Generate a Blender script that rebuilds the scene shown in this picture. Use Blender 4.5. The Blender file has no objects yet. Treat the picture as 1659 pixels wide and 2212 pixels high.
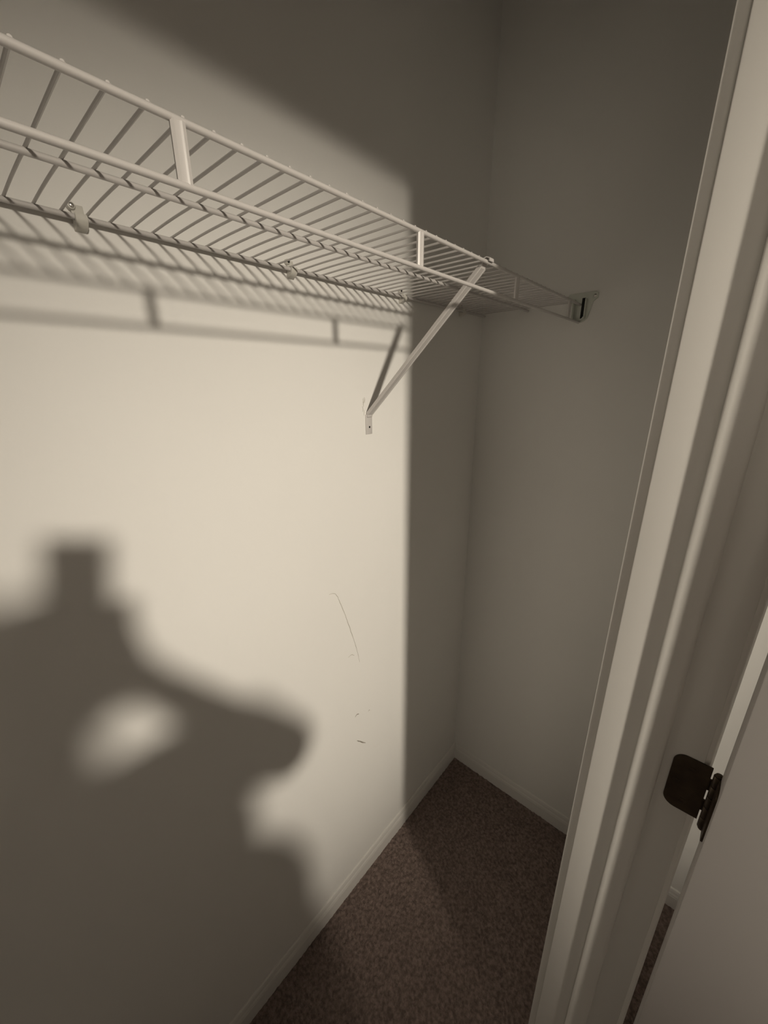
import bpy, bmesh, math, random
from mathutils import Vector, Matrix, noise
random.seed(7)
S = bpy.context.scene
COL = S.collection

# ------------------------------------------------------------------ camera
CAM = Vector((-1.23424, -0.66742, 1.66400))
CX = Vector((0.66015, -0.75110, -0.00768))      # camera right
CY = Vector((-0.24115, -0.20225, -0.94918))     # camera down
CZ = Vector((0.71137, 0.62845, -0.31464))       # camera forward
cd = bpy.data.cameras.new('camera')
cam = bpy.data.objects.new('camera', cd); COL.objects.link(cam)
cd.sensor_fit = 'HORIZONTAL'; cd.sensor_width = 36.0
cd.lens = 840.0 / 1659.0 * 36.0
cd.clip_start = 0.01; cd.clip_end = 30
m = Matrix.Identity(4)
for i in range(3):
    m[i][0] = CX[i]; m[i][1] = -CY[i]; m[i][2] = -CZ[i]; m[i][3] = CAM[i]
cam.matrix_world = m
S.camera = cam

# ------------------------------------------------------------------ world, lamp light with added fills, exposure
w = bpy.data.worlds.new('world'); S.world = w; w.use_nodes = True
w.node_tree.nodes['Background'].inputs[0].default_value = (0.05, 0.05, 0.06, 1)
w.node_tree.nodes['Background'].inputs[1].default_value = 0.0
LAMP = Vector((-1.65, -2.92, 2.46))
AIM = Vector((-0.58, -0.0, 1.12))
def spot(name, loc, aim, watt, size, blend, rad):
    ld = bpy.data.lights.new(name, 'SPOT'); ld.energy = watt; ld.color = (1.0, 0.905, 0.755)
    ld.shadow_soft_size = rad; ld.spot_size = math.radians(size); ld.spot_blend = blend
    lo = bpy.data.objects.new(name, ld); COL.objects.link(lo); lo.location = loc
    lo.rotation_euler = (Vector(aim) - Vector(loc)).to_track_quat('-Z', 'Y').to_euler()
KEY_AND_FILLS = [(LAMP, AIM), (Vector((-1.95, -2.92, 2.46)), Vector((-3.5, -1.75, 1.05))), (Vector((-1.72, -3.14, 2.46)), Vector((0.0, -0.98, 1.05)))]  # the room's lamp first, then two spots added as fill
spot('key_and_fill_spot', KEY_AND_FILLS[0][0], KEY_AND_FILLS[0][1], 335, 39.5, 1.0, 0.092)  # the room's ceiling lamp, its cone narrowed to imitate lens falloff
spot('key_and_fill_spot', KEY_AND_FILLS[1][0], KEY_AND_FILLS[1][1], 580, 75, 1.0, 0.075)  # added fill: bounces off the left bedroom wall into the closet
spot('key_and_fill_spot', KEY_AND_FILLS[2][0], KEY_AND_FILLS[2][1], 200, 30, 0.8, 0.075)  # added fill: brightens the bedroom wall behind the hinge gap
S.view_settings.view_transform = 'Standard'; S.view_settings.look = 'None'
S.view_settings.gamma = 1.0; S.view_settings.use_curve_mapping = False
S.view_settings.exposure = 0.0

# ------------------------------------------------------------------ materials
def mat(name, col, rough=0.6, metal=0.0, bump=None, vary=None, spec=0.5, emit=None):
    M = bpy.data.materials.new(name); M.use_nodes = True
    nt = M.node_tree; N = nt.nodes; L = nt.links; B = N['Principled BSDF']
    B.inputs['Base Color'].default_value = (*col, 1)
    B.inputs['Roughness'].default_value = rough
    B.inputs['Metallic'].default_value = metal
    B.inputs['Specular IOR Level'].default_value = spec
    tc = N.new('ShaderNodeTexCoord')
    if vary:                                    # (scale, col2, amount)
        n = N.new('ShaderNodeTexNoise'); n.inputs['Scale'].default_value = vary[0]
        n.inputs['Detail'].default_value = 5
        L.new(tc.outputs['Object'], n.inputs['Vector'])
        r = N.new('ShaderNodeValToRGB'); r.color_ramp.elements[0].position = 0.35
        r.color_ramp.elements[1].position = 0.68
        r.color_ramp.elements[0].color = (*col, 1); r.color_ramp.elements[1].color = (*vary[1], 1)
        L.new(n.outputs['Fac'], r.inputs['Fac']); L.new(r.outputs['Color'], B.inputs['Base Color'])
    if bump:                                    # (scale, strength, distance)
        n = N.new('ShaderNodeTexNoise'); n.inputs['Scale'].default_value = bump[0]
        n.inputs['Detail'].default_value = 4
        L.new(tc.outputs['Object'], n.inputs['Vector'])
        b = N.new('ShaderNodeBump'); b.inputs['Strength'].default_value = bump[1]
        b.inputs['Distance'].default_value = bump[2]
        L.new(n.outputs['Fac'], b.inputs['Height']); L.new(b.outputs['Normal'], B.inputs['Normal'])
    if emit:
        B.inputs['Emission Color'].default_value = (*emit[0], 1)
        B.inputs['Emission Strength'].default_value = emit[1]
    return M
WALL = mat('wall_paint', (0.80, 0.785, 0.76), 0.75, bump=(90, 0.18, 0.0012), vary=(3, (0.815, 0.80, 0.775)), spec=0.25)
CEIL = mat('ceiling_paint', (0.55, 0.54, 0.52), 0.85, bump=(60, 0.5, 0.003), spec=0.2)
TRIM = mat('trim_paint', (0.74, 0.72, 0.69), 0.42, bump=(25, 0.08, 0.001), spec=0.4)
DOORM = mat('door_paint_shaded', (0.44, 0.415, 0.40), 0.5, bump=(30, 0.06, 0.001), spec=0.4)  # darkened grey: shade on the door's closet face is put into its paint
CASE_TRIM = mat('casing_paint', (0.90, 0.88, 0.85), 0.4, bump=(60, 0.1, 0.001))
WIRE = mat('vinyl_coated_wire', (0.56, 0.535, 0.52), 0.38, bump=(120, 0.05, 0.0005))
PLAST = mat('clip_plastic', (0.62, 0.60, 0.55), 0.35)
BRKT = mat('bracket_plastic', (0.60, 0.62, 0.56), 0.35)
BRONZE = mat('oil_rubbed_bronze', (0.045, 0.030, 0.020), 0.45, 0.6, vary=(60, (0.07, 0.048, 0.03)))
STEEL = mat('nail_steel', (0.62, 0.60, 0.57), 0.25, 0.9)
DARK = mat('dark_hardware_and_shade', (0.012, 0.011, 0.010), 0.8)  # near-black for screws and nail holes, and shade painted inside the bracket slot
SCR = mat('scuff_mark', (0.30, 0.27, 0.23), 0.9)
SCRL = mat('faint_scratch', (0.47, 0.44, 0.39), 0.9)
PILE = mat('carpet_fibre', (0.18, 0.136, 0.120), 0.95, bump=(420, 1.0, 0.004), vary=(110, (0.35, 0.268, 0.238)), spec=0.1)

# ------------------------------------------------------------------ helpers
def link(name, bm, M, parent=None, smooth=False):
    me = bpy.data.meshes.new(name)
    bmesh.ops.recalc_face_normals(bm, faces=bm.faces[:])
    bm.to_mesh(me); bm.free()
    for k in (M if isinstance(M, (list, tuple)) else [M]): me.materials.append(k)
    if smooth:
        for p in me.polygons: p.use_smooth = True
        me.set_sharp_from_angle(angle=math.radians(38))
    o = bpy.data.objects.new(name, me); COL.objects.link(o)
    if parent: 
        o.parent = parent
        o.matrix_parent_inverse = Matrix.Translation(-Vector(parent.location))
    return o
def tag(o, label, cat, group=None):
    o['label'] = label; o['category'] = cat
    if group: o['group'] = group
    return o
def struct(o): o['kind'] = 'structure'; return o
def thing(name, loc, label, cat, group=None):
    o = bpy.data.objects.new(name, None); COL.objects.link(o); o.location = loc
    o.empty_display_size = 0.05
    return tag(o, label, cat, group)
def box(bm, a, b, bevel=0.0, seg=2):
    r = bmesh.ops.create_cube(bm, size=1.0)
    for v in r['verts']:
        for i in range(3): v.co[i] = a[i] + (v.co[i] + 0.5) * (b[i] - a[i])
    if bevel > 0:
        es = set()
        for v in r['verts']: es.update(v.link_edges)
        bmesh.ops.bevel(bm, geom=list(es), offset=bevel, segments=seg, profile=0.5, affect='EDGES')
def boxo(name, a, b, M, parent=None, bevel=0.0):
    bm = bmesh.new(); box(bm, a, b, bevel); return link(name, bm, M, parent, bevel > 0)
def prism(bm, prof, axis, t0, t1):
    """extrude a closed 2D profile along an axis; profile gives the two other coords in xyz order"""
    def P(u, v, t):
        if axis == 0: return (t, u, v)
        if axis == 1: return (u, t, v)
        return (u, v, t)
    A = [bm.verts.new(P(u, v, t0)) for u, v in prof]; B = [bm.verts.new(P(u, v, t1)) for u, v in prof]
    n = len(prof)
    for i in range(n): bm.faces.new((A[i], A[(i+1) % n], B[(i+1) % n], B[i]))
    bm.faces.new(A); bm.faces.new(B[::-1])
def tube(bm, pts, r, n=12, caps=True, ell=None):
    pts = [Vector(p) for p in pts]; rings = []
    rr = r if isinstance(r, (list, tuple)) else [r] * len(pts)
    for i, p in enumerate(pts):
        d = (pts[min(i+1, len(pts)-1)] - pts[max(i-1, 0)]).normalized()
        up = Vector((0, 0, 1)) if abs(d.z) < 0.9 else Vector((1, 0, 0))
        a = d.cross(up).normalized(); b = d.cross(a).normalized()
        ka, kb = ell if ell else (1, 1)
        rings.append([bm.verts.new(p + a*math.cos(2*math.pi*k/n)*rr[i]*ka + b*math.sin(2*math.pi*k/n)*rr[i]*kb) for k in range(n)])
    for i in range(len(rings)-1):
        for k in range(n):
            bm.faces.new((rings[i][k], rings[i][(k+1) % n], rings[i+1][(k+1) % n], rings[i+1][k]))
    if caps: bm.faces.new(rings[0]); bm.faces.new(rings[-1][::-1])
def lathe(bm, origin, axis, prof, n=24):
    axis = Vector(axis).normalized(); up = Vector((0, 0, 1)) if abs(axis.z) < 0.9 else Vector((1, 0, 0))
    a = axis.cross(up).normalized(); b = axis.cross(a); o = Vector(origin); rings = []
    for h, r in prof:
        rings.append([bm.verts.new(o + axis*h + (a*math.cos(2*math.pi*k/n) + b*math.sin(2*math.pi*k/n))*max(r, 1e-5)) for k in range(n)])
    for i in range(len(rings)-1):
        for k in range(n):
            bm.faces.new((rings[i][k], rings[i][(k+1) % n], rings[i+1][(k+1) % n], rings[i+1][k]))
    bm.faces.new(rings[0]); bm.faces.new(rings[-1][::-1])

# ------------------------------------------------------------------ room shell
FZ = 0.012          # top of the carpet
CH = 2.74           # ceiling height
XJ = -0.643         # hinge-side jamb face
XL = -1.557         # latch-side jamb face
YC, YR = -0.603, -0.7325   # closet side / room side of the partition
ZH = 2.192          # underside of the head jamb
floor = struct(boxo('floor', (-3.5, -4.4, -0.10), (0.0, 0.0, 0.004), PILE))
def pile(x0, x1, y0, y1, step, name):
    bm = bmesh.new(); nx = int((x1-x0)/step); ny = int((y1-y0)/step); g = []
    for j in range(ny+1):
        row = []
        for i in range(nx+1):
            x = x0 + (x1-x0)*i/nx; y = y0 + (y1-y0)*j/ny
            h = noise.noise(Vector((x*90, y*90, 0)))*0.0042 + noise.noise(Vector((x*230, y*230, 4)))*0.0018 + random.uniform(-1, 1)*0.0009
            h += noise.noise(Vector((x*14, y*14, 9)))*0.0015
            jx = random.uniform(-.3, .3)*step if 0 < i < nx else 0; jy = random.uniform(-.3, .3)*step if 0 < j < ny else 0
            row.append(bm.verts.new((x+jx, y+jy, FZ + h)))
        g.append(row)
    for j in range(ny):
        for i in range(nx): bm.faces.new((g[j][i], g[j][i+1], g[j+1][i+1], g[j+1][i]))
    o = link(name, bm, PILE, floor); o['kind'] = 'stuff'; return o
pile(-1.40, 0.0, -1.05, 0.0, 0.0036, 'carpet_pile')
T = 0.1
wall_back = struct(boxo('wall_back', (-2.0, 0.0, 0.0), (T, T, CH), WALL))
wall_right = struct(boxo('wall_right', (0.0, -4.4, 0.0), (T, 0.0, CH), WALL))
struct(boxo('wall_left', (-2.1, YC, 0.0), (-2.0, T, CH), WALL))
bm = bmesh.new()
box(bm, (XJ+0.018, YR, 0), (0.0, YC, CH)); box(bm, (-3.5, YR, 0), (XL-0.018, YC, CH)); box(bm, (XL-0.018, YR, ZH+0.018), (XJ+0.018, YC, CH))
struct(link('wall_front', bm, WALL))
struct(boxo('wall_bedroom_left', (-3.6, -4.4, 0.0), (-3.5, YR, CH), WALL))
struct(boxo('wall_bedroom_rear', (-3.5, -4.5, 0.0), (0.0, -4.4, CH), WALL))
struct(boxo('ceiling', (-3.6, -4.5, CH), (T, T, CH+0.1), CEIL))

# baseboards: ogee-topped colonial profile (out, up)
BP = [(0, 0), (0.0095, 0), (0.0095, 0.052), (0.0085, 0.056), (0.0088, 0.059), (0.0065, 0.066), (0.0058, 0.073), (0.0042, 0.080), (0.0020, 0.083), (0, 0.083)]
def baseboard_back(name, x0, x1, y, s):
    bm = bmesh.new(); prism(bm, [(y + s*u, v + FZ-0.006) for u, v in BP], 0, x0, x1); return struct(link(name, bm, TRIM))
def baseboard_side(name, y0, y1, x, s):
    bm = bmesh.new(); prism(bm, [(x + s*u, v + FZ-0.006) for u, v in BP], 1, y0, y1); return struct(link(name, bm, TRIM))
baseboard_back('baseboard_back', -2.0, 0.0, 0.0, -1)
baseboard_side('baseboard_right', YC, -0.0095, 0.0, -1)
baseboard_side('baseboard_bedroom_right', -4.4, YR, 0.0, -1)
baseboard_side('baseboard_left', YC, -0.0095, -2.0, 1)
baseboard_back('baseboard_front', -0.575, -0.0095, YC, 1)

# caulk line and scuffs on the back wall: fine real marks lying on the paint
def ribbon(name, pts, wid, M):
    bm = bmesh.new(); A = []
    n = len(pts)
    for i, (x, z) in enumerate(pts):
        x0, z0 = pts[max(i-1, 0)]; x1, z1 = pts[min(i+1, n-1)]
        d = Vector((x1-x0, z1-z0)).normalized(); k = wid*(0.35 + 0.65*math.sin(math.pi*(i+0.5)/n))*random.uniform(.7, 1.2)
        A.append((bm.verts.new((x - d.y*k, -0.0003, z + d.x*k)), bm.verts.new((x + d.y*k, -0.0003, z - d.x*k)),
                  bm.verts.new((x, -0.0006, z))))
    for i in range(n-1):
        for a, b in ((0, 2), (2, 1)):
            bm.faces.new((A[i][a], A[i+1][a], A[i+1][b], A[i][b]))
    return link(name, bm, M, wall_back)
def smooth_path(p, k=6):
    out = []
    for i in range(len(p)-1):
        for j in range(k):
            t = j/k; q0 = p[max(i-1, 0)]; q1 = p[i]; q2 = p[i+1]; q3 = p[min(i+2, len(p)-1)]
            f = lambda a, b, c, d: 0.5*((2*b) + (-a+c)*t + (2*a-5*b+4*c-d)*t*t + (-a+3*b-3*c+d)*t**3)
            out.append((f(q0[0], q1[0], q2[0], q3[0]) + random.uniform(-.0007, .0007), f(q0[1], q1[1], q2[1], q3[1])))
    out.append(p[-1]); return out
ribbon('scratch', smooth_path([(-0.688, 1.167), (-0.667, 1.160), (-0.652, 1.127), (-0.631, 1.064), (-0.608, 0.985), (-0.597, 0.940), (-0.5895, 0.904)]), 0.0009, SCRL)
ribbon('scratch', smooth_path([(-0.633, 0.946), (-0.620, 0.9475), (-0.610, 0.939)]), 0.0008, SCRL)
ribbon('scuff', smooth_path([(-0.616, 0.722), (-0.608, 0.727), (-0.600, 0.722)]), 0.0014, SCR)
ribbon('scuff', smooth_path([(-0.612, 0.628), (-0.598, 0.612), (-0.588, 0.600), (-0.576, 0.588)]), 0.0018, SCR)
ribbon('scuff', smooth_path([(-0.560, 0.700), (-0.556, 0.704), (-0.553, 0.700)]), 0.0009, SCRL)
for q in range(6):
    x = -0.5475 + random.uniform(-.006, .006); z = 1.615 + random.uniform(-.022, .022)
    ribbon('scratch', smooth_path([(x, z), (x+.002, z-.006), (x+.001, z-.013)], 3), 0.0006, SCRL)

# ------------------------------------------------------------------ door frame
def jamb_face_profile(x0, sgn):   # stop profile in (x, y): thick edge to the closet, ogee towards the room
    pr = [(0, -0.6555), (0.0088, -0.6558), (0.0095, -0.6570), (0.0094, -0.6620), (0.0089, -0.6670), (0.0080, -0.6720), (0.0070, -0.6770), (0.0064, -0.6820), (0.0062, -0.6870), (0.0050, -0.6885), (0.0025, -0.6895), (0, -0.6895)]
    return [(x0 + sgn*a, b) for a, b in pr]
def rounded_jamb(name, x0, x1, r=0.002):
    bm = bmesh.new(); box(bm, (min(x0, x1), YR-0.0005, FZ-0.006), (max(x0, x1), YC+0.0005, ZH+0.018), 0.0015)
    return link(name, bm, TRIM, None, True)
jr = struct(rounded_jamb('trim_1', XJ, XJ+0.018))
bm = bmesh.new(); prism(bm, jamb_face_profile(XJ, -1), 2, FZ-0.006, ZH); link('door_stop', bm, TRIM, jr, True)
jl = struct(rounded_jamb('trim_2', XL-0.018, XL))
bm = bmesh.new(); prism(bm, jamb_face_profile(XL, 1), 2, FZ-0.006, ZH); link('door_stop', bm, TRIM, jl, True)
jh = struct(boxo('trim_3', (XL, YR-0.0005, ZH), (XJ, YC+0.0005, ZH+0.018), TRIM, None, 0.0015))
bm = bmesh.new(); prism(bm, [(y, ZH - (XJ - x)) for x, y in jamb_face_profile(XJ, -1)], 0, XL+0.002, XJ-0.002); link('door_stop', bm, TRIM, jh, True)
# casings: colonial profile (across, out): starts at the reveal
CP = [(0, 0), (0, 0.0085), (0.0015, 0.0100), (0.010, 0.0100), (0.014, 0.0125), (0.030, 0.0135), (0.036, 0.0120), (0.042, 0.0150), (0.055, 0.0160), (0.057, 0.0140), (0.057, 0)]
def casing(name, xr, sx, y, sy, z1):
    bm = bmesh.new(); prism(bm, [(xr + sx*u, y + sy*v) for u, v in CP], 2, FZ-0.006, z1); return struct(link(name, bm, CASE_TRIM, None, True))
def casing_head(name, y, sy):
    bm = bmesh.new(); prism(bm, [(y + sy*v, ZH + 0.005 + u) for u, v in CP], 0, XL-0.062, XJ+0.062); return struct(link(name, bm, TRIM, None, True))
# the closet side casing is a plain square-edged strip, the bedroom side is moulded
struct(boxo('trim_4', (XJ+0.006, YC, FZ-0.006), (XJ+0.062, YC+0.014, ZH+0.005), TRIM, None, 0.001))
struct(boxo('trim_5', (XL-0.062, YC, FZ-0.006), (XL-0.006, YC+0.014, ZH+0.005), TRIM, None, 0.001))
struct(boxo('trim_6', (XL-0.062, YC, ZH+0.005), (XJ+0.062, YC+0.014, ZH+0.061), TRIM, None, 0.001))
CP = [(0, 0), (0, 0.0060), (0.0012, 0.0072), (0.008, 0.0080), (0.013, 0.0105), (0.030, 0.0125), (0.036, 0.0112), (0.042, 0.0140), (0.055, 0.0150), (0.057, 0.0130), (0.057, 0)]
casing('trim_7', XJ+0.0055, 1, YR, -1, ZH+0.005)
casing('trim_8', XL-0.0055, -1, YR, -1, ZH+0.005)
casing_head('trim_9', YR, -1)

# ------------------------------------------------------------------ door with hinges
DN = Vector((-0.6910, -0.7500, 0))   # corner between the slab's hinge edge and its closet face
LEAN = math.radians(2.5); DW = 0.885; DT = 0.0345
u = Vector((-math.sin(LEAN), -math.cos(LEAN), 0))      # along the slab away from the hinges
nn = Vector((math.cos(LEAN), -math.sin(LEAN), 0))      # through the thickness (room side)
door = bpy.data.objects.new('door_1', None); COL.objects.link(door); door.location = (DN.x, DN.y, 0); struct(door)
def dpt(a, t, z): 
    p = DN + u*a + nn*t; return Vector((p.x, p.y, z))
def dbox(name, a0, a1, t0, t1, z0, z1, M, parent, bev=0.0015):
    bm = bmesh.new(); box(bm, (a0, t0, z0), (a1, t1, z1), bev)
    for v in bm.verts: v.co = dpt(v.co.x, v.co.y, v.co.z)
    return link(name, bm, M, parent, True)
# slab with six moulded panels, most of them out of the picture
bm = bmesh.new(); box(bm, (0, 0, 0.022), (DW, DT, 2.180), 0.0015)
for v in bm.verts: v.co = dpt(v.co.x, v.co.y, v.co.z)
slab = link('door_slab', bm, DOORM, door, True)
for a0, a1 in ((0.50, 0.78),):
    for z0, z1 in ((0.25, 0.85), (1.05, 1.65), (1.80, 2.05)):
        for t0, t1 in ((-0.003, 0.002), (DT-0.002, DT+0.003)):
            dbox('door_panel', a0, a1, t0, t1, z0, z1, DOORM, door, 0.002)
for s, t in ((-1, 0), (1, DT)):
    bm = bmesh.new(); o = dpt(DW-0.065, t, 0.98)
    lathe(bm, o, nn*s, [(0, .030), (.006, .031), (.010, .014), (.030, .012), (.038, .022), (.052, .028), (.064, .022), (.068, 0)])
    link('door_knob', bm, BRONZE, door, True)
BX, BY, BR = -0.6545, -0.7495, 0.0060
def hinge(zc):
    h = bpy.data.objects.new('hinge', None); COL.objects.link(h); h.parent = door
    h.matrix_parent_inverse = Matrix.Translation(-Vector(door.location)); h.location = (BX, BY, zc)
    H = 0.0482; yl = -0.7005; ye = -0.7428
    # jamb leaf: rounded corners towards the closet, notched beside the door's knuckles
    bm = bmesh.new(); prof = []
    R = 0.0155
    for k in range(9):
        a = math.pi/2*k/8; prof.append((yl - R + R*math.sin(a), H - R + R*math.cos(a)))
    for k in range(9):
        a = math.pi/2*k/8; prof.append((yl - R + R*math.cos(a), -H + R - R*math.sin(a)))
    kn = [-H, -H*.6, -H*.2, H*.2, H*.6, H]
    for i in range(5):
        e = ye if i in (0, 2, 4) else BY
        prof += [(e, kn[i]), (e, kn[i+1])]
    x1 = XJ; x0 = XJ - 0.0024
    prism(bm, [(y, z + zc) for y, z in prof], 0, x0, x1)
    leaf = link('hinge_leaf', bm, BRONZE, h)
    leaf.matrix_parent_inverse = Matrix.Translation(-Vector(h.location))
    for (yy, zz) in ((-0.7225, 0.030), (-0.7100, 0.0), (-0.7225, -0.030)):
        bm = bmesh.new(); lathe(bm, (x0, yy, zc+zz), (-1, 0, 0), [(0, .0042), (.0005, .0042), (.0009, .003)], 16)
        box(bm, (x0-.0011, yy-.0022, zc+zz-.0004), (x0-.0008, yy+.0022, zc+zz+.0004)); box(bm, (x0-.0011, yy-.0004, zc+zz-.0022), (x0-.0008, yy+.0004, zc+zz+.0022))
        s = link('screw', bm, BRONZE, h, True); s.matrix_parent_inverse = Matrix.Translation(-Vector(h.location))
    for i in range(5):
        bm = bmesh.new(); z0 = zc + kn[i] + .0004; z1 = zc + kn[i+1] - .0004
        lathe(bm, (BX, BY, z0), (0, 0, 1), [(0, BR-.0006), (.0008, BR), (z1-z0-.0008, BR), (z1-z0, BR-.0006)], 20)
        k = link('knuckle', bm, BRONZE, h, True); k.matrix_parent_inverse = Matrix.Translation(-Vector(h.location))
    bm = bmesh.new(); prof = []          # door leaf let into the slab's hinge edge
    for k in range(9):
        a = math.pi/2*k/8; prof.append((.0060 + R*.8 - R*.8*math.sin(a), H - R*.8 + R*.8*math.cos(a)))
    for k in range(9):
        a = math.pi/2*k/8; prof.append((.0060 + R*.8 - R*.8*math.cos(a), -H + R*.8 - R*.8*math.sin(a)))
    prof += [(.0345, -H), (.0345, H)]
    prism(bm, [(t, z + zc) for t, z in prof], 1, -0.0022, 0.0003)
    for v in bm.verts: v.co = dpt(v.co.y, v.co.x, v.co.z)
    k = link('hinge_leaf', bm, BRONZE, h); k.matrix_parent_inverse = Matrix.Translation(-Vector(h.location))
    bm = bmesh.new(); lathe(bm, (BX, BY, zc-H-.003), (0, 0, 1), [(0, .003), (.001, .0046), (.003, .0046)], 16); lathe(bm, (BX, BY, zc+H), (0, 0, 1), [(0, .0046), (.002, .0046), (.004, .002)], 16)
    k = link('hinge_pin', bm, BRONZE, h, True); k.matrix_parent_inverse = Matrix.Translation(-Vector(h.location))
for zc in (0.24, 1.1130, 1.965): hinge(zc)

# ------------------------------------------------------------------ wire shelf
YF, YM, YB = -0.293, -0.1495, -0.0105
ZT, ZL, ZW = 1.8605, 1.8170, 1.8641
RR = 0.0030; RW = 0.0016
X0S, X1S = -1.93, -0.004
shelf = thing('wire_shelf', (-0.95, -0.15, ZT), 'white vinyl-coated wire shelf with a two-rail front lip along the back wall', 'shelf')
def rail(name, y, z, r, x1=X1S):
    bm = bmesh.new(); n = 60
    tube(bm, [(X0S + (x1-X0S)*i/n, y, z) for i in range(n+1)], r, 14); return link(name, bm, WIRE, shelf, True)
rail('front_rail', YF, ZT, RR); rail('hanging_rail', YF-0.001, ZL, RR)
rail('middle_stringer', YM, ZT, 0.0032); rail('back_rail', YB, ZT, 0.0032, -0.003)
bm = bmesh.new()
wp = []
for i in range(25):
    y = (YF+0.0008) + ((-0.0015)-(YF+0.0008))*i/24
    bow = 0
    if y > YM: t = (y-YM)/(YB-YM); bow = 0.0009*math.sin(math.pi*min(max(t, 0), 1))
    else: t = (y-YF)/(YM-YF); bow = 0.0*math.sin(math.pi*min(max(t, 0), 1))
    wp.append((0, y, ZW + bow))
tube(bm, wp, RW, 8)
w0 = link('deck_wire', bm, WIRE, None, True)
first = True; x = -0.9948 - 0.0254*36
while x < -0.012:
    o = w0 if first else w0.copy()
    if not first: COL.objects.link(o)
    o.parent = shelf; o.matrix_parent_inverse = Matrix.Translation(-Vector(shelf.location)); o.location = (x, 0, 0)
    first = False; x += 0.0254
for xs in (-1.692, -1.372, -1.0515, -0.7312, -0.411, -0.091):
    bm = bmesh.new()
    pr = [(-.0048, -.0012), (-.0030, -.0030), (.0006, -.0026), (.0022, -.0036), (.0042, -.0030), (.0048, -.0008), (.0042, .0022), (-.0042, .0022)]
    prism(bm, [(xs+a*1.25, YF-0.0002+b) for a, b in pr], 2, ZL+0.001, ZT-0.001)
    link('strut', bm, WIRE, shelf, True)

# wall clips: moulded saddle under the back rail, ear with a nail
def clip(xc, steel, label):
    t = thing('wall_clip', (xc, 0, ZT), label, 'clip', 'plastic wall clips under the back of the shelf')
    bm = bmesh.new(); prof = [(-0.0, -0.0135), (-0.005, -0.0125), (-0.010, -0.0105), (-0.0155, -0.0060), (-0.0170, 0.000), (-0.0160, 0.0035), (-0.0142, 0.0035), (-0.0145, 0.0), (-0.0130, -0.0035), (-0.0105, -0.0048), (-0.0075, -0.0035), (-0.0055, 0.000), (-0.0050, 0.0055), (-0.0045, 0.0150), (0, 0.0160)]
    prism(bm, [(y, ZT+z) for y, z in prof], 0, xc-0.0065, xc+0.0065)
    bmesh.ops.bevel(bm, geom=[e for e in bm.edges if abs(e.verts[0].co.x-e.verts[1].co.x) < 1e-6], offset=.0006, segments=1, affect='EDGES')
    link('saddle', bm, PLAST, t, True)
    bm = bmesh.new(); lathe(bm, (xc-0.006, -0.0005, ZT+0.0125), (0, -1, 0), [(0, .0046), (.0055, .0046), (.007, .0036), (.0072, .0026)], 18)
    link('ear', bm, PLAST, t, True)
    bm = bmesh.new(); lathe(bm, (xc-0.006, -0.0075, ZT+0.0125), (0, -1, 0), [(0, .0026), (.0010, .0026), (.0016, .0016)], 16)
    link('nail_head', bm, STEEL if steel else DARK, t, True)
clip(-1.0525, True, 'small wall clip with a shiny nail head, nearest the left edge of the photo')
clip(-0.7355, False, 'small wall clip with a dark nail hole, midway along the shelf')
clip(-0.4123, False, 'small wall clip at the edge of the lit wall, just left of the shadow line')
clip(-0.1335, False, 'small wall clip in the dark, nearest the corner of the closet')
clip(-1.3700, False, 'small wall clip beyond the left edge of the photo')

# support brace
XB = -0.533
br = thing('support_brace', (XB, 0, 1.56), 'white diagonal steel brace from the shelf front down to the back wall', 'brace')
p0 = Vector((XB, -0.0045, 1.592)); p1 = Vector((XB, -0.2835, 1.8535))
d = (p1-p0).normalized(); pn = Vector((0, d.z, -d.y)).normalized()   # pn points away below (towards room)
if pn.y > 0: pn = -pn
bm = bmesh.new()
hw = 0.0086
sec = [(-hw, 0.0), (-hw+.0012, -.0014), (hw-.0040, -.0014), (hw-.0028, -.0026), (hw-.0008, -.0024), (hw, 0), (hw, .006), (hw-.0016, .006), (hw-.0016, .0012), (-hw+.0016, .0012), (-hw+.0016, .006), (-hw, .006)]
A = [bm.verts.new(p0 + Vector((a, 0, 0)) - pn*b) for a, b in sec]; B = [bm.verts.new(p1 + Vector((a, 0, 0)) - pn*b) for a, b in sec]
for i in range(len(sec)): bm.faces.new((A[i], A[(i+1) % len(sec)], B[(i+1) % len(sec)], B[i]))
bm.faces.new(A); bm.faces.new(B[::-1])
link('brace_arm', bm, WIRE, br)
bm = bmesh.new(); box(bm, (XB-0.0115, -0.0028, 1.5455), (XB+0.0105, -0.0, 1.593), 0.0012)
box(bm, (XB-0.0088, -0.0062, 1.586), (XB+0.0088, -0.0015, 1.600), 0.002)
link('brace_foot', bm, WIRE, br, True)
bm = bmesh.new(); lathe(bm, (XB+0.0005, -0.0026, 1.5625), (0, -1, 0), [(0, .0026), (.0006, .0026), (.0008, .0015)], 14)
link('screw', bm, DARK, br, True)
bm = bmesh.new()
hook = [(XB, p1.y+0.002, p1.z-.002), (XB, YF+.0075, ZT-.002), (XB, YF+.006, ZT+.0055), (XB, YF, ZT+.0075), (XB, YF-.0055, ZT+.005), (XB, YF-.0062, ZT)]
for k in range(len(hook)-1):
    a = Vector(hook[k]); b = Vector(hook[k+1]); t = (b-a).normalized(); n2 = Vector((0, -t.z, t.y))*.0008
    vs = [bm.verts.new(a+Vector((s*.0075, 0, 0))+n2*q) for s, q in ((-1, -1), (1, -1), (1, 1), (-1, 1))] + [bm.verts.new(b+Vector((s*.0075, 0, 0))+n2*q) for s, q in ((-1, -1), (1, -1), (1, 1), (-1, 1))]
    for f in ((0, 1, 2, 3), (7, 6, 5, 4), (0, 4, 5, 1), (1, 5, 6, 2), (2, 6, 7, 3), (3, 7, 4, 0)): bm.faces.new([vs[i] for i in f])
link('brace_hook', bm, WIRE, br)

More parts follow.
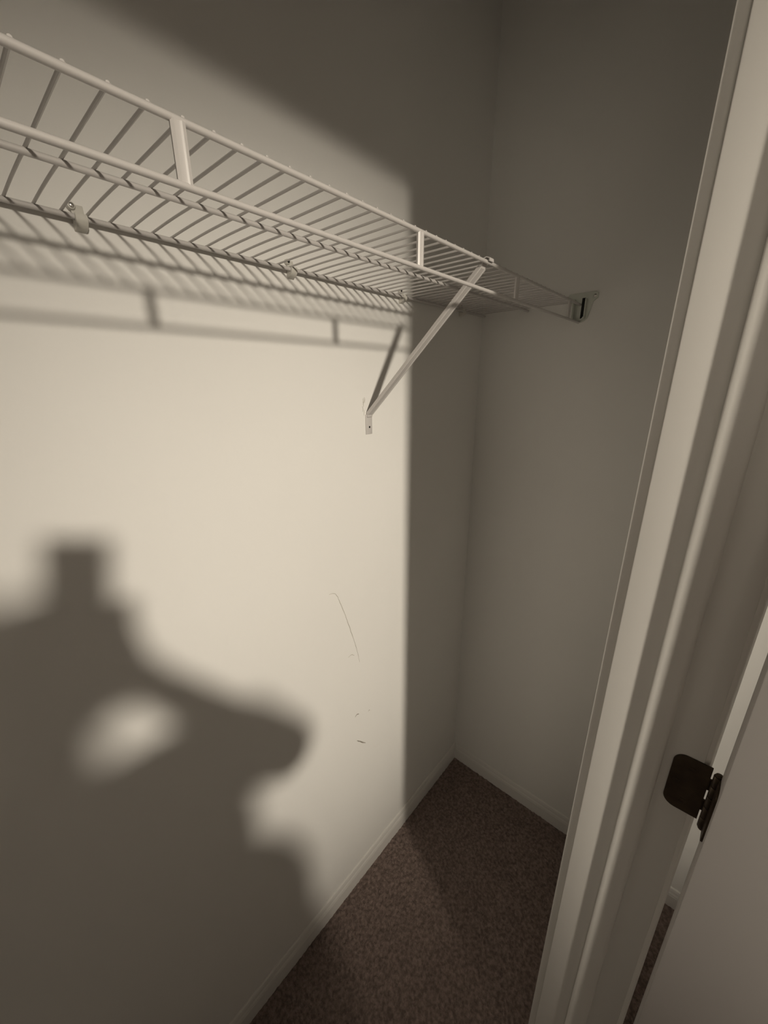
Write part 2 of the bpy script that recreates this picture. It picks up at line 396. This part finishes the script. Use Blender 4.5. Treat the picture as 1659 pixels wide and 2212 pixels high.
# end bracket on the side wall
eb = thing('end_bracket', (0, YF, ZT), 'plastic shelf end bracket screwed to the dark right wall', 'bracket')
bm = bmesh.new(); prof = []
for k in range(13):
    a = math.pi*k/12; prof.append((-0.2975 - 0.0190*math.cos(a), 1.835 - 0.0185*math.sin(a)))
prof += [(-0.2700, 1.868), (-0.2600, 1.874), (-0.2580, 1.884), (-0.2620, 1.889), (-0.3280, 1.889), (-0.3345, 1.885), (-0.3345, 1.873), (-0.3230, 1.866)]
prism(bm, prof, 0, -0.0030, 0.0)
bmesh.ops.bevel(bm, geom=[e for e in bm.edges if e.verts[0].co.x < -.002 and e.verts[1].co.x < -.002], offset=.0010, segments=2, affect='EDGES')
link('wall_plate', bm, BRKT, eb, True)
bm = bmesh.new()   # cup: two cheeks and a floor around the ends of the lip rails
yc0, yc1 = -0.3085, -0.2775
box(bm, (-0.020, yc1-.0025, 1.826), (-0.002, yc1, 1.874), .0009); box(bm, (-0.012, yc0, 1.826), (-0.002, yc0+.0025, 1.874), .0009)
pr = []
for k in range(11):
    a = math.pi*k/10; pr.append((-0.293 - 0.0155*math.cos(a), 1.829 - 0.0090*math.sin(a)))
for k in range(10, -1, -1):
    a = math.pi*k/10; pr.append((-0.293 - 0.0130*math.cos(a), 1.829 - 0.0068*math.sin(a)))
prism(bm, pr, 0, -0.016, -0.002)
link('cup', bm, BRKT, eb, True)
bm = bmesh.new(); box(bm, (-0.0046, -0.3055, 1.8260), (-0.0028, -0.2965, 1.8760), .0006)  # dark block standing in for the shade inside the cup's opening
link('slot_shade', bm, DARK, eb, True)
bm = bmesh.new(); lathe(bm, (-0.0030, -0.3270, 1.8790), (-1, 0, 0), [(0, .0036), (.0008, .0036), (.0018, .002)], 16)
link('screw', bm, STEEL, eb, True)

# ------------------------------------------------------------------ ceiling lamp in the bedroom, with two added fill heads
LM = mat('white_fixture_metal', (0.75, 0.74, 0.72), 0.4)
BULB = mat('lamp_glass', (1, 0.95, 0.85), 0.3, emit=((1.0, 0.86, 0.64), 18.0))
fx = thing('ceiling_lamp_with_fills', (-1.80, -2.98, CH), 'white ceiling lamp in the bedroom behind the camera, with two heads added as fill light', 'lamp')
bm = bmesh.new(); lathe(bm, (-1.80, -2.98, CH), (0, 0, -1), [(0, .13), (.012, .13), (.018, .12), (.020, .02)]); link('canopy', bm, LM, fx, True)
for hl, ha in KEY_AND_FILLS:  # one housing for the lamp, two for the added fills
    ad = (ha-hl).normalized(); back = hl - ad*0.13
    bm = bmesh.new(); tube(bm, [(-1.80 + (hl.x+1.80)*.5, -2.98 + (hl.y+2.98)*.5, CH-.015), (back.x, back.y, back.z+.02)], .008, 10); link('stem', bm, LM, fx, True)
    bm = bmesh.new(); lathe(bm, hl - ad*0.16, ad, [(0, .03), (.01, .055), (.06, .078), (.120, .084), (.120, .080), (.065, .074), (.060, .01)]); hd = link('lamp_and_fill_head', bm, LM, fx, True)
    bm = bmesh.new(); lathe(bm, hl - ad*0.098, ad, [(0, .02), (.02, .055), (.045, .070), (.050, .066), (.052, .02)]); link('bulb', bm, BULB, hd, True).matrix_parent_inverse = Matrix.Identity(4)

# ------------------------------------------------------------------ smartphone in the photographer's hands
SKIN = mat('skin', (0.50, 0.32, 0.24), 0.55, bump=(220, 0.1, 0.0008))
SHIRT = mat('grey_cotton', (0.16, 0.16, 0.17), 0.9, bump=(300, 0.3, 0.001))
JEANS = mat('dark_denim', (0.035, 0.045, 0.08), 0.9, bump=(350, 0.3, 0.001))
HAIRM = mat('dark_hair', (0.025, 0.017, 0.012), 0.6, bump=(160, 0.8, 0.003))
SHOE = mat('black_canvas', (0.03, 0.03, 0.03), 0.8)
EYE = mat('eye_white', (0.7, 0.68, 0.65), 0.2); GLASS = mat('black_phone_glass', (0.01, 0.01, 0.012), 0.12)
CASE = mat('phone_case', (0.02, 0.02, 0.022), 0.5); LIP = mat('lips', (0.42, 0.20, 0.17), 0.5)
PC = CAM - CX*0.024 + CY*0.062 - CZ*0.0085
def ph(a, b, c): return PC + CX*a + CY*b + CZ*c
def pbox(name, lo, hi, M, parent, bev):
    bm = bmesh.new(); box(bm, lo, hi, bev, 3)
    for v in bm.verts: v.co = ph(*v.co)
    return link(name, bm, M, parent, True)
phone = thing('smartphone', PC, 'black smartphone held upright by the photographer, its shadow high on the lit wall', 'phone')
pbox('phone_body', (-.0375, -.078, -.004), (.0375, .078, .004), CASE, phone, .0035)
pbox('screen', (-.035, -.075, -.0046), (.035, .075, -.0038), GLASS, phone, .0003)
bm = bmesh.new()
lathe(bm, ph(.010, -.062, .0035), CZ, [(0, .008), (.0015, .008), (.002, .006)], 20); lathe(bm, ph(.010, -.044, .0035), CZ, [(0, .008), (.0015, .008), (.002, .006)], 20)
link('camera_lens', bm, GLASS, phone, True)

# ------------------------------------------------------------------ photographer: one continuous body
def cap(bm, a, b, ra, rb, n=14):
    a = Vector(a); b = Vector(b); ax = b-a; L = max(ax.length, 1e-6); ax.normalize()
    pr = [(-ra*math.cos(math.pi/2*k/5), ra*math.sin(math.pi/2*k/5)) for k in range(0, 6)]
    pr += [(L + rb*math.sin(math.pi/2*k/5), rb*math.cos(math.pi/2*k/5)) for k in range(0, 6)]
    lathe(bm, a, ax, pr, n)
def chain(bm, pts, rs):
    for i in range(len(pts)-1): cap(bm, pts[i], pts[i+1], rs[i], rs[i+1])
def ball(bm, c, r, R3=None):
    g = bmesh.ops.create_uvsphere(bm, u_segments=20, v_segments=12, radius=1.0)
    for v in g['verts']:
        q = Vector((v.co.x*r[0], v.co.y*r[1], v.co.z*r[2]))
        v.co = Vector(c) + (R3 @ q if R3 else q)
def remesh(name, bm, vox, M, parent, sm=4):
    me = bpy.data.meshes.new('tmp'); bm.to_mesh(me); bm.free()
    o = bpy.data.objects.new('tmp', me); COL.objects.link(o)
    r = o.modifiers.new('r', 'REMESH'); r.mode = 'VOXEL'; r.voxel_size = vox; r.use_smooth_shade = True
    s = o.modifiers.new('s', 'SMOOTH'); s.factor = 0.5; s.iterations = sm
    dg = bpy.context.evaluated_depsgraph_get(); dg.update()
    nm = bpy.data.meshes.new_from_object(o.evaluated_get(dg)); nm.name = name
    bpy.data.objects.remove(o)
    nm.materials.clear(); nm.materials.append(M)
    for p in nm.polygons: p.use_smooth = True
    q = bpy.data.objects.new(name, nm); COL.objects.link(q)
    if parent: q.parent = parent; q.matrix_parent_inverse = Matrix.Translation(-Vector(parent.location))
    return q
H = Vector((-1.395, -0.995, 1.640))                  # skull centre
fv = (PC - H); fv.z *= 0.5; fv.normalize()            # looks at the phone
rv = fv.cross(Vector((0, 0, 1))).normalized(); uv = rv.cross(fv)
HR = Matrix((rv, fv, uv)).transposed()
def hp(a, b, c): return H + rv*a + fv*b + uv*c
ShR = Vector((-1.205, -1.025, 1.466)); ShL = Vector((-1.550, -0.915, 1.470))
ElR = Vector((-1.085, -0.880, 1.295)); ElL = Vector((-1.470, -0.810, 1.235))
WrR = ph(.100, .094, -.030); WrL = ph(-.078, .105, -.030)
HipR = Vector((-1.195, -1.040, 0.930)); HipL = Vector((-1.385, -0.985, 0.930))
KnR = Vector((-1.150, -0.990, 0.510)); KnL = Vector((-1.420, -0.960, 0.510))
AnR = Vector((-1.130, -1.030, 0.100)); AnL = Vector((-1.440, -1.010, 0.100))
TF = Vector((0.40, 0.917, 0))                         # torso facing
WAI = Vector((-1.300, -1.030, 1.110)); CHE = Vector((-1.365, -0.995, 1.330)); NEK = Vector((-1.390, -0.995, 1.535))
TR = Vector((0.917, -0.40, 0)); TM = Matrix((TR, TF, Vector((0, 0, 1)))).transposed()
person = thing('person', (-1.29, -1.02, FZ), 'person in grey shirt holding up a phone, seen as the shadow on the wall', 'person')
bm = bmesh.new()
ball(bm, H + Vector((0, 0, .012)), (.074, .092, .095), HR); ball(bm, hp(0, .022, -.055), (.053, .060, .062), HR)
cap(bm, hp(0, .045, -.090), hp(0, .062, -.094), .026, .018)
cap(bm, hp(0, .088, .008), hp(0, .104, -.026), .009, .013); ball(bm, hp(.012, .094, -.032), (.009, .011, .008), HR); ball(bm, hp(-.012, .094, -.032), (.009, .011, .008), HR)
cap(bm, hp(-.035, .072, .022), hp(.035, .072, .022), .014, .014)
for s in (-1, 1): ball(bm, hp(s*.078, -.004, -.008), (.010, .018, .030), HR); ball(bm, hp(s*.042, .060, -.022), (.022, .024, .020), HR)
cap(bm, NEK - Vector((0, 0, .04)), hp(0, -.018, -.055), .062, .055)
chain(bm, [ShL*.85 + NEK*.15, NEK - Vector((0, 0, .055)), ShR*.85 + NEK*.15], [.052, .060, .052])
ball(bm, CHE, (.165, .105, .170), TM); ball(bm, WAI, (.140, .098, .170), TM); ball(bm, (HipR+HipL)/2 + Vector((0, 0, .03)), (.165, .115, .120), TM)
chain(bm, [CHE, WAI, (HipL+HipR)/2], [.110, .105, .110])
for sh, el, wr in ((ShR, ElR, WrR), (ShL, ElL, WrL)): chain(bm, [sh, sh*.5+el*.5, el, el*.65+wr*.35, wr], [.054, .046, .039, .040, .026])
for hi, kn, an in ((HipR, KnR, AnR), (HipL, KnL, AnL)):
    chain(bm, [hi, hi*.5+kn*.5, kn, kn*.7+an*.3 - TF*.015, an], [.088, .074, .054, .054, .037])
    chain(bm, [an - TF*.03 - Vector((0, 0, .045)), an + TF*.15 - Vector((0, 0, .058))], [.036, .026])
for s, wr in ((1, WrR), (-1, WrL)):                  # hands: palm beside the case, fingers behind it, thumb on the screen side
    pal = ph(s*.062, .055, -.008)
    chain(bm, [wr, ph(s*.070, .085, -.018), pal], [.030, .030, .022]); cap(bm, ph(s*.060, .030, -.004), ph(s*.064, .078, -.012), .0125, .014)
    for i, (b0, ln) in enumerate(((.004, .95), (.025, 1.06), (.046, 1.0), (.066, .80))):
        chain(bm, [ph(s*.060, b0+.006, -.004), ph(s*.053, b0, .010), ph(s*(.053-.024*ln), b0-.003, .0145), ph(s*(.053-.042*ln), b0-.004, .0130)], [.0105, .0092, .0080, .0070])
    chain(bm, [ph(s*.066, .070, -.018), ph(s*.056, .042, -.021), ph(s*.040, .022, -.018), ph(s*.024, .008, -.0145)], [.0140, .0118, .0098, .0082])
remesh('body', bm, .0042, SKIN, person, 3)
bm = bmesh.new(); ball(bm, CHE, (.182, .122, .185), TM); ball(bm, WAI, (.190, .126, .200), TM); ball(bm, (HipR+HipL)/2 + Vector((0, 0, .055)), (.192, .136, .120), TM)
chain(bm, [CHE, WAI], [.125, .120])
chain(bm, [ShL*.85 + NEK*.15, NEK - Vector((0, 0, .060)), ShR*.85 + NEK*.15], [.062, .066, .062])
for sh, el in ((ShR, ElR), (ShL, ElL)): chain(bm, [sh, sh*.5+el*.5, sh*.12+el*.88], [.066, .062, .058])
remesh('shirt', bm, .008, SHIRT, person, 4)
bm = bmesh.new(); ball(bm, (HipR+HipL)/2 + Vector((0, 0, .02)), (.176, .126, .120), TM)
for hi, kn, an in ((HipR, KnR, AnR), (HipL, KnL, AnL)): chain(bm, [hi, hi*.5+kn*.5, kn, kn*.7+an*.3 - TF*.012, an + Vector((0, 0, .01))], [.100, .088, .070, .068, .058])
remesh('jeans', bm, .008, JEANS, person, 4)
for an in (AnR, AnL):
    bm = bmesh.new(); chain(bm, [an - TF*.035 - Vector((0, 0, .040)), an + TF*.06 - Vector((0, 0, .038)), an + TF*.165 - Vector((0, 0, .046))], [.045, .046, .036])
    cap(bm, an - Vector((0, 0, .03)), an, .045, .046)
    for v in bm.verts: v.co.z = max(v.co.z, FZ + .004)
    remesh('shoe', bm, .006, SHOE, person, 3)
bm = bmesh.new(); ball(bm, H + uv*.022 - fv*.016, (.083, .092, .098), HR); ball(bm, hp(0, -.045, -.020), (.072, .052, .068), HR); ball(bm, hp(0, .045, .075), (.062, .040, .030), HR)
remesh('hair', bm, .006, HAIRM, person, 3)
for s in (-1, 1):
    bm = bmesh.new(); ball(bm, hp(s*.032, .074, .002), (.0125, .0125, .0115), HR); e = link('eye', bm, EYE, person, True)
    bm = bmesh.new(); lathe(bm, hp(s*.032, .0855, .002), fv, [(0, .0052), (.001, .0045), (.0014, .001)], 14); link('iris', bm, HAIRM, person, True)
bm = bmesh.new(); chain(bm, [hp(-.024, .074, -.062), hp(0, .084, -.060), hp(.024, .074, -.062)], [.003, .0058, .003]); chain(bm, [hp(-.020, .074, -.067), hp(0, .082, -.069), hp(.020, .074, -.067)], [.003, .0062, .003])
remesh('lips', bm, .0025, LIP, person, 2)
